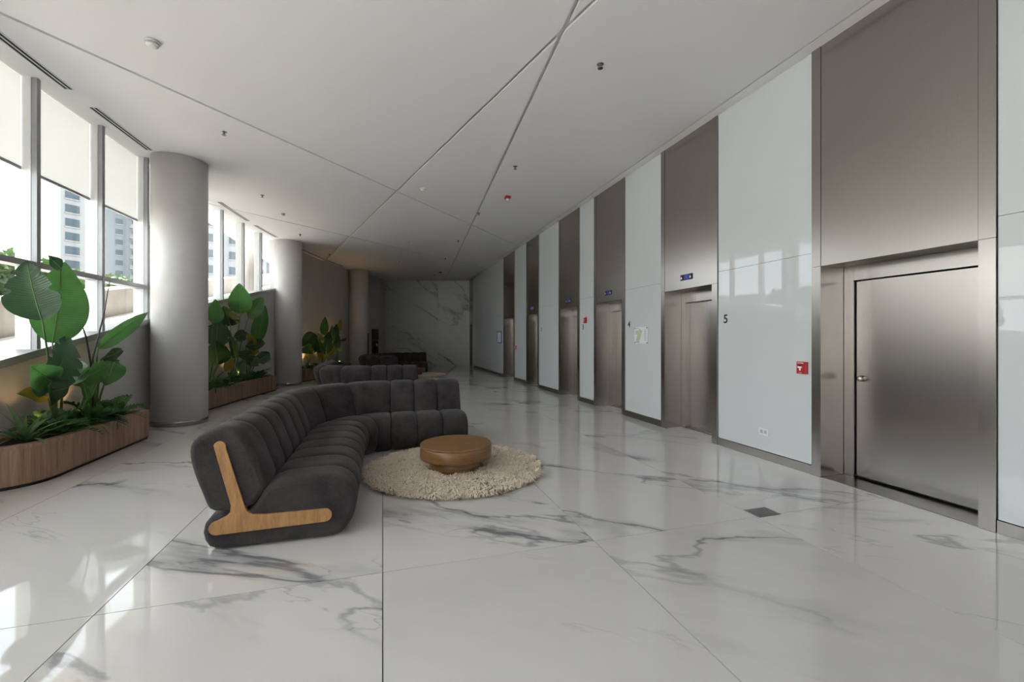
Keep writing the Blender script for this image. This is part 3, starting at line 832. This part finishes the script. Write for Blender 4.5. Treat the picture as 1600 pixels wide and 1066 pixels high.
paddle_plant((-3.50, 11.9, .42), [
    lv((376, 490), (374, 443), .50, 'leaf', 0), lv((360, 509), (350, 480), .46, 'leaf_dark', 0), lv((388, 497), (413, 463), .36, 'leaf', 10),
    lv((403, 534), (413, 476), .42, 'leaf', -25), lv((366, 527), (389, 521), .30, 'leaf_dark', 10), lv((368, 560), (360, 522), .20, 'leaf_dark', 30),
    lv((396, 540), (388, 522), .22, 'leaf_uplit', 10)], 'tall bird-of-paradise plant with upright round leaves in the slatted planter')
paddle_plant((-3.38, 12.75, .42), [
    lv((384, 540), (418, 536), .30, 'leaf_dark', 10), lv((402, 566), (423, 550), .36, 'leaf_dark', 0), lv((386, 552), (407, 546), .22, 'leaf_uplit', 10),
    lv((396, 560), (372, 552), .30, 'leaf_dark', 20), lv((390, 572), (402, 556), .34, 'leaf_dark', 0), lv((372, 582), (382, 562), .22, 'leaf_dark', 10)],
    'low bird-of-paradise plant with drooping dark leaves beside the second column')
def l3(bp, tp, wd, mat, tilt=0, droop=.08): return (bp, tp, .36, .40, wd, mat, tilt, droop)
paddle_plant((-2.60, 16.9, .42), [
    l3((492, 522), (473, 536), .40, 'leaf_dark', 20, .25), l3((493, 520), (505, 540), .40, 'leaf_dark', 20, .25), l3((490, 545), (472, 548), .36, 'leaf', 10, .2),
    l3((488, 552), (494, 526), .34, 'leaf_dark', 0), l3((482, 560), (486, 540), .26, 'leaf_uplit', 10)], 'arching dark-leaved plant in the dim corner planter by the second column')
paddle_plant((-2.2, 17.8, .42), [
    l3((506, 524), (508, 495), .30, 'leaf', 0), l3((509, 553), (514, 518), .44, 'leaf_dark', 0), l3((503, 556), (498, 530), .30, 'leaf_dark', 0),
    l3((514, 556), (520, 536), .30, 'leaf_uplit', 0), l3((504, 562), (496, 552), .3, 'leaf_uplit', 20)], 'plant with one tall upright leaf in the dim corner planter')
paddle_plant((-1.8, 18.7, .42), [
    l3((519, 534), (519, 509), .26, 'leaf_dark', 0), l3((523, 534), (526, 506), .30, 'leaf_dark', 0), l3((530, 517), (532, 499), .20, 'leaf_uplit', 0),
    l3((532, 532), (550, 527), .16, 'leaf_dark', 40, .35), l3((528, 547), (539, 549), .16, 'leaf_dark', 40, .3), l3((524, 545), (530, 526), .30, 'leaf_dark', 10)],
    'plant with a small leaf tinted uplight-yellow and drooping tips in the dim corner planter')
# low planting
def blade_mesh(L, w, bend, n=7, fold=.3):
    vs = []; fs = []
    for i in range(n + 1):
        u = i / n; a = bend * u
        x = L * (math.sin(a) / bend if abs(bend) > 1e-3 else u); z = L * ((1 - math.cos(a)) / -bend) if abs(bend) > 1e-3 else 0
        ww = w * .5 * (1 - u ** 2.2) * (0.55 + .9 * u * (1 - u) * 2) + .001
        vs += [(x, -ww, z + ww * fold), (x, 0, z), (x, ww, z + ww * fold)]
    for i in range(n):
        for j in range(2): fs.append((i * 3 + j, i * 3 + j + 1, i * 3 + 4 + j, i * 3 + 3 + j))
    return MB().add(vs, fs, True).mesh('blade', False)
BL_A = [blade_mesh(.50, .060, .5), blade_mesh(.44, .060, .8), blade_mesh(.36, .055, 1.1)]
for m in BL_A: m.materials.append(M['leaf_var'])
BL_B = [blade_mesh(.30, .055, 1.2), blade_mesh(.36, .060, 1.5), blade_mesh(.24, .05, .9)]
for m in BL_B: m.materials.append(M['leaf_low'])
def frond_mesh(L, bend, pairs=9):
    mb = MB(); n = pairs
    for i in range(n):
        u = (i + .6) / n; a = bend * u; x = L * math.sin(a) / bend; z = -L * (1 - math.cos(a)) / bend
        pl = L * .30 * math.sin(math.pi * min(.97, u * .85 + .14))
        for s in (-1, 1):
            d = Vector((.55, s * .83, -.12)).normalized(); w = Vector((.83, -s * .55, .0)) * (.018 + .012 * (1 - u))
            p = Vector((x, 0, z))
            mb.add([p, p + d * pl * .5 + w, p + d * pl, p + d * pl * .5 - w], [(0, 1, 2, 3)])
    pts = [Vector((L * math.sin(bend * q / 6) / bend, 0, -L * (1 - math.cos(bend * q / 6)) / bend)) for q in range(7)]
    mb.tube(pts, .003, 4)
    return mb.mesh('frond', False)
FR = [frond_mesh(.34, 1.0), frond_mesh(.42, 1.2), frond_mesh(.28, .8)]
for m in FR: m.materials.append(M['leaf_low'])
def rosette(name, loc, meshes, n, elev, label, cat, group, scale=1.0, seed=0, part='blade'):
    r = random.Random(seed)
    e = empty(name, loc); tag(e, label, cat, group)
    for i in range(n):
        o = link(part, meshes[i % len(meshes)], None, e)
        el = R(r.uniform(*elev)); az = i * 2.39996 + r.uniform(-.2, .2)
        o.rotation_euler = (0, -el, az); o.scale = (scale * r.uniform(.85, 1.1),) * 3
        o.location = (0, 0, r.uniform(0, .03))
    return e
def px_floor(px, X, Y=None): return onX(px, PY, X).y
rosette('striped_agave', (-3.58, 5.78, .40), BL_A, 21, (30, 85), 'striped spiky agave at the rounded end of the planter', 'plant', 'low plants', .95, 1)
LOW = [(6.22, .46, 'fern', 'leafy fern next to the agave'), (6.30, .30, 'fern', 'leafy fern against the wall behind the agave'), (6.52, .50, 'strap', 'spilling strap-leaf plant below the leaf tinted uplight-yellow'),
       (6.72, .32, 'fern', 'bushy fern against the wall under the tall plant'), (6.78, .50, 'fern', 'leafy fern at the planter edge under the torn leaves'), (6.98, .48, 'strap', 'spilling strap-leaf plant in the middle of the rounded planter'),
       (7.12, .32, 'fern', 'fern against the wall between the two tall plants'), (7.22, .50, 'fern', 'small fern at the edge below the leaning leaf'), (7.38, .36, 'strap', 'strap-leaf plant at the dark leaf spears'),
       (6.10, .52, 'strap', 'spilling strap-leaf plant beside the agave')]
for k, (Y, off, kd, lab) in enumerate(LOW):
    fern = kd == 'fern'
    rosette('fern' if fern else 'strap_leaf_plant', (*gp(Y, off), .41), FR if fern else BL_B, 20, (12 if off > .4 else 45, 78), lab, 'fern' if fern else 'plant', 'low plants', 1.05 if off > .4 else .7, 10 + k, 'frond' if fern else 'blade')
for k in range(15):
    t = k / 14; Y = 10.0 + 3.6 * t; off = (.44 if k % 2 else .37) - .03 * t; fern = k % 3 != 0
    rosette('fern' if fern else 'strap_leaf_plant', (*gp(Y, off), .41), FR if fern else BL_B, 15, (10 if k % 2 else 42, 75),
            'low %s in the slatted planter between the columns' % ('fern' if fern else 'strap-leaf plant'), 'fern' if fern else 'plant',
            'ferns in the slatted planter' if fern else 'strap-leaf plants in the slatted planter', .85, 50 + k, 'frond' if fern else 'blade')
for k in range(10):
    t = k / 9; Y = 16.6 + 2.8 * t; off = .46 if k % 2 else .34; fern = k % 2
    rosette('fern' if fern else 'strap_leaf_plant', (*gp(Y, off), .41), FR if fern else BL_B, 13, (15, 70),
            'low %s in the dim corner planter' % ('fern' if fern else 'strap-leaf plant'), 'fern' if fern else 'plant',
            'ferns in the dim planter' if fern else 'strap-leaf plants in the dim planter', .8, 80 + k, 'frond' if fern else 'blade')
# warm uplights among the plants
def uplight(x, y, label, power, aim=(-.25, .05, 1)):
    e = empty('garden_uplight', (x, y, .38)); tag(e, label, 'lamp', 'warm planter uplights')
    d = Vector(aim).normalized(); q = d.to_track_quat('Z', 'Y').to_euler()
    o = MB().lathe([(.028, 0), (.034, .01), (.036, .10), (.036, .11)], 20).build('lamp_body', 'black', e); o.rotation_euler = q; o.location = (0, 0, .06)
    o2 = MB().lathe([(.031, .1101), (.031, .113)], 20).build('lamp_lens', 'lamp_lens', e); o2.rotation_euler = q; o2.location = (0, 0, .06)
    MB().tube([(0, 0, -.05), (0, 0, .075)], .006, 6).build('spike', 'black', e)
    ld = bpy.data.lights.new('uplight_beam', 'SPOT'); ld.energy = power; ld.color = (1, .58, .22); ld.spot_size = R(95); ld.spot_blend = .8; ld.shadow_soft_size = .03
    lo = bpy.data.objects.new('uplight_beam', ld); C.objects.link(lo); lo.parent = e
    lo.location = Vector((0, 0, .06)) + d * .125; lo.rotation_euler = (-d).to_track_quat('Z', 'Y').to_euler()
uplight(-3.74, 6.25, 'warm uplight glowing under the leaf tinted uplight-yellow', 3)
uplight(-3.80, 7.05, 'warm uplight glowing behind the leaning plant', 4)
uplight(-3.60, 10.9, 'warm uplight behind the large column', 16)
uplight(-3.42, 12.25, 'warm uplight in the middle of the slatted planter', 16)
uplight(-2.55, 17.2, 'warm uplight in the dim corner near the second column', 16, (-.2, .1, 1))
uplight(-2.05, 18.3, 'warm uplight in the middle of the dim corner planter', 16, (-.2, .1, 1))
uplight(-1.72, 19.3, 'warm uplight at the far end of the dim corner planter', 16, (-.1, .1, 1))

# ------------------------------------------------------------------ ceiling fittings
def sprinkler(x, y, lb):
    e = empty('sprinkler_head', (x, y, CEIL)); tag(e, lb, 'sprinkler', 'ceiling sprinklers')
    MB().lathe([(.038, -.006), (.042, 0)], 20).build('escutcheon', 'chrome', e)
    MB().lathe([(.012, -.045), (.016, -.03), (.016, -.006)], 12).build('nozzle', 'steel_dark', e)
    MB().lathe([(.030, -.052), (.030, -.048)], 14).build('deflector', 'steel_dark', e)
for (x, y, lb) in ((2.392, 4.458, 'sprinkler head closest to the wide service door'), (2.322, 7.556, 'sprinkler head near the red beacon'), (2.31, 10.632, 'sprinkler head where two ceiling reveals run close'),
                   (2.327, 13.809, 'sprinkler head past the red beacon, mid ceiling'), (2.35, 17.0, 'sprinkler head towards the marble wall'), (2.45, 21.5, 'last sprinkler head before the marble wall'),
                   (-2.317, 7.565, 'sprinkler head beside the large column'), (-2.533, 10.666, 'sprinkler head past the large column'), (-2.388, 14.331, 'sprinkler head in front of the second column'), (-1.9, 17.4, 'sprinkler head above the dim corner planter')):
    sprinkler(x, y, lb)
def detector(x, y, lb):
    e = empty('smoke_detector', (x, y, CEIL)); tag(e, lb, 'smoke detector', 'ceiling smoke detectors')
    MB().lathe([(.068, -.022), (.070, 0)], 32).build('base', 'white_plastic', e)
    MB().lathe([(.050, -.030), (.050, -.022)], 32).build('vent_band', 'greyprint', e)
    MB().lathe([(.030, -.058), (.052, -.048), (.058, -.030)], 32).build('cap', 'white_plastic', e)
for (x, y, lb) in ((-2.341, 5.484, 'white smoke detector above the rounded planter'), (-2.43, 12.109, 'white smoke detector above the slatted planter'), (.825, 9.238, 'white smoke detector at the crossing of two reveals'),
                   (.789, 14.27, 'white smoke detector beyond the reveal crossing'), (.6, 18.2, 'white smoke detector above the C-shaped sofa')):
    detector(x, y, lb)
e = empty('alarm_beacon', (2.651, 9.204, CEIL)); tag(e, 'red fire alarm sounder beacon on the ceiling', 'alarm')
box('beacon_base', 'red', e, -.06, .06, -.06, .06, -.05, 0, .008)
MB().lathe([(.022, -.105), (.036, -.09), (.038, -.05)], 20).build('beacon_lens', 'white_plastic', e)
e = empty('dome_camera', (2.587, 20.363, CEIL)); tag(e, 'small dark dome camera near the marble wall', 'camera')
MB().lathe([(.07, -.02), (.075, 0)], 24).build('ring', 'white_plastic', e)
MB().lathe([(.01, -.085), (.04, -.075), (.062, -.04), (.065, -.02)], 24).build('dome', 'black', e)
def diffuser(y0, y1, lb):
    ys = yr(y0, y1, .3); e = empty('slot_diffuser', (*gp((y0 + y1) / 2, .25), CEIL)); inv = Matrix.Translation(-e.location)
    tag(e, lb, 'air vent', 'linear slot diffusers')
    for a, b, m, z in ((.165, .18, 'white_paint', -.006), (.18, .215, 'slot', -.002), (.215, .23, 'white_paint', -.006), (.23, .265, 'slot', -.002), (.265, .28, 'white_paint', -.006)):
        o = strip(ys, a, b, lambda Y: CEIL + z, lambda Y: CEIL + .001).build('slot' if m == 'slot' else 'slot_rail', m, e); o.matrix_parent_inverse = inv
for a, b, lb in ((3.4, 5.2, 'linear slot diffuser before the planters'), (5.35, 6.84, 'linear slot diffuser above the rounded planter'), (7.29, 8.66, 'linear slot diffuser ending at the large column'),
                 (11.5, 13.15, 'linear slot diffuser past the large column'), (13.6, 15.0, 'linear slot diffuser ending at the second column'), (16.2, 20.3, 'long slot diffuser above the dim corner planter')):
    diffuser(a, b, lb)

# ------------------------------------------------------------------ things on the lift wall
def digit(ch, y, lb, zc=1.765, size=.165):
    cu = bpy.data.curves.new('digit', 'FONT'); cu.body = ch; cu.size = size; cu.align_x = 'CENTER'; cu.align_y = 'CENTER'; cu.extrude = .0015; cu.offset = .003
    t = bpy.data.objects.new('tmp', cu); C.objects.link(t)
    bpy.context.view_layer.update()
    me = bpy.data.meshes.new_from_object(t.evaluated_get(bpy.context.evaluated_depsgraph_get())); bpy.data.objects.remove(t)
    me.materials.clear(); me.materials.append(M['black'])
    o = bpy.data.objects.new('elevator_number', me); C.objects.link(o)
    o.matrix_world = Matrix(((0, 0, -1, WX - .0016), (-1, 0, 0, y), (0, 1, 0, zc), (0, 0, 0, 1)))
    tag(o, lb, 'number', 'elevator numbers')
digit('5', 4.871, 'black numeral five on the white glass wall')
digit('4', 7.314, 'black numeral four on the white glass wall')
digit('3', 9.309, 'black numeral three on the white glass wall')
digit('2', 12.105, 'black numeral two on the white glass wall')
def call_point(y, z, s, lb):
    e = empty('fire_alarm_pull', (WX, y, z)); tag(e, lb, 'fire alarm', 'red fire alarm pulls')
    box('housing', 'red', e, -.035, -.0005, -s * .48, s * .48, -s * .55, s * .55, .006)
    box('pull_bar', 'white_plastic', e, -.045, -.034, -s * .10, s * .32, -s * .02, s * .12, .003)
    box('pull_stem', 'white_plastic', e, -.043, -.034, s * .03, s * .17, -s * .26, -s * .02, .003)
    box('recess', 'darkred', e, -.0365, -.034, -s * .06, s * .26, s * .14, s * .30)
    box('print_line', 'white_plastic', e, -.0365, -.0345, -s * .22, s * .38, s * .40, s * .46)
    box('print_line', 'white_plastic', e, -.0365, -.0345, -s * .05, s * .22, -s * .46, -s * .43)
call_point(3.72, 1.17, .125, 'red fire alarm pull beside the wide service door')
call_point(9.16, 1.926, .125, 'red fire alarm box above the black numeral three')
call_point(14.66, 1.181, .125, 'red fire alarm pull near the blue framed notice')
e = empty('wall_socket', (WX, 4.245, .34)); tag(e, 'grey double wall socket low on the glass panel', 'socket')
box('face_plate', 'paper', e, -.010, -.0005, -.07, .07, -.043, .043, .004)
for q in (-.028, .028): box('outlet', 'greyprint', e, -.0125, -.0095, q - .02, q + .02, -.022, .022)
e = empty('evacuation_map', (WX, 6.90, 1.555)); tag(e, 'clear framed evacuation map beside the black numeral four', 'sign')
box('acrylic_plate', 'paper', e, -.012, -.003, -.21, .21, -.155, .155)
box('map_plan', 'olive', e, -.0135, -.0115, .08, .17, .02, .09)
o = box('map_plan', 'olive', e, -.0135, -.0115, -.05, .05, -.13, .13); o.location = (0, .06, -.01); o.rotation_euler = (R(28), 0, 0)
for q in (-.19, .19):
    for z in (-.135, .135): 
        MB().lathe([(.012, 0), (.012, .016)], 12, 0, q, z, axis='x').build('standoff', 'chrome', e)
for z in range(7): box('map_legend', 'greyprint', e, -.0135, -.0115, -.165, -.105, -.09 + z * .03, -.075 + z * .03)
box('map_title', 'greyprint', e, -.0135, -.0115, .07, .18, .125, .135)
box('map_title', 'greyprint', e, -.0135, -.0115, .05, .18, -.135, -.12)
e = empty('framed_notice', (WX, 16.95, 1.545)); tag(e, 'white notice in a bright blue frame', 'notice')
box('notice_sheet', 'paper', e, -.008, -.001, -.29, .29, -.21, .21)
for a in ((-.33, .33, .20, .245), (-.33, .33, -.245, -.20), (-.33, -.285, -.2, .2), (.285, .33, -.2, .2)): box('frame_bar', 'blue', e, -.018, -.0005, *a)
# floor boxes
for x, y, lb in ((3.135, 2.95, 'dark metal floor box by the tile joint near the service door'), (4.1, 19.4, 'small dark floor box near the far portals')):
    e = empty('floor_box', (x, y, 0)); tag(e, lb, 'floor box', 'floor boxes')
    box('cover', 'floor_plate', e, -.115, .115, -.08, .08, .0003, .004)
    box('flap', 'floor_plate', e, -.09, .09, -.055, .055, .004, .0055) if y < 5 else None
# fire hose cabinet, pole, on the curved wall past the third column
Yc = 23.15; cpt = Vector((*gp(Yc, .0), 0)); nn_ = gn(Yc)
e = empty('fire_hose_cabinet', (cpt.x, cpt.y, 0), math.atan2(nn_.y, nn_.x)); tag(e, 'dark red fire hose cabinet with glazed lower half', 'cabinet')
box('upper_door', 'darkred', e, .0, .09, -.26, .26, 1.42, 1.98, .01)
lo_ = box('cabinet_frame', 'darkred', e, .0, .06, -.26, .26, .55, 1.40)
box('cabinet_glass', 'tower_glass', e, .061, .07, -.21, .21, .60, 1.35)
MB().lathe([(.07, 0), (.075, .02), (.075, .40), (.03, .47), (.02, .52)], 20, .10, -.06, .68).build('extinguisher', 'darkred', e)
MB().lathe([(.10, 0), (.10, .05)], 24, .075, .07, 1.15, axis='x').build('hose_reel', 'white_plastic', e)
e = empty('post_stand', (-.62, 20.3, 0)); tag(e, 'thin black post stand behind the C-shaped sofa', 'stand')
MB().lathe([(.15, 0), (.15, .012), (.02, .02)], 28).build('foot', 'black', e)
MB().tube([(0, 0, .015), (0, 0, 1.68)], .022, 12).build('pole', 'black', e)
MB().lathe([(.026, 1.68), (.026, 1.72), (.01, 1.73)], 12).build('cap', 'black', e)
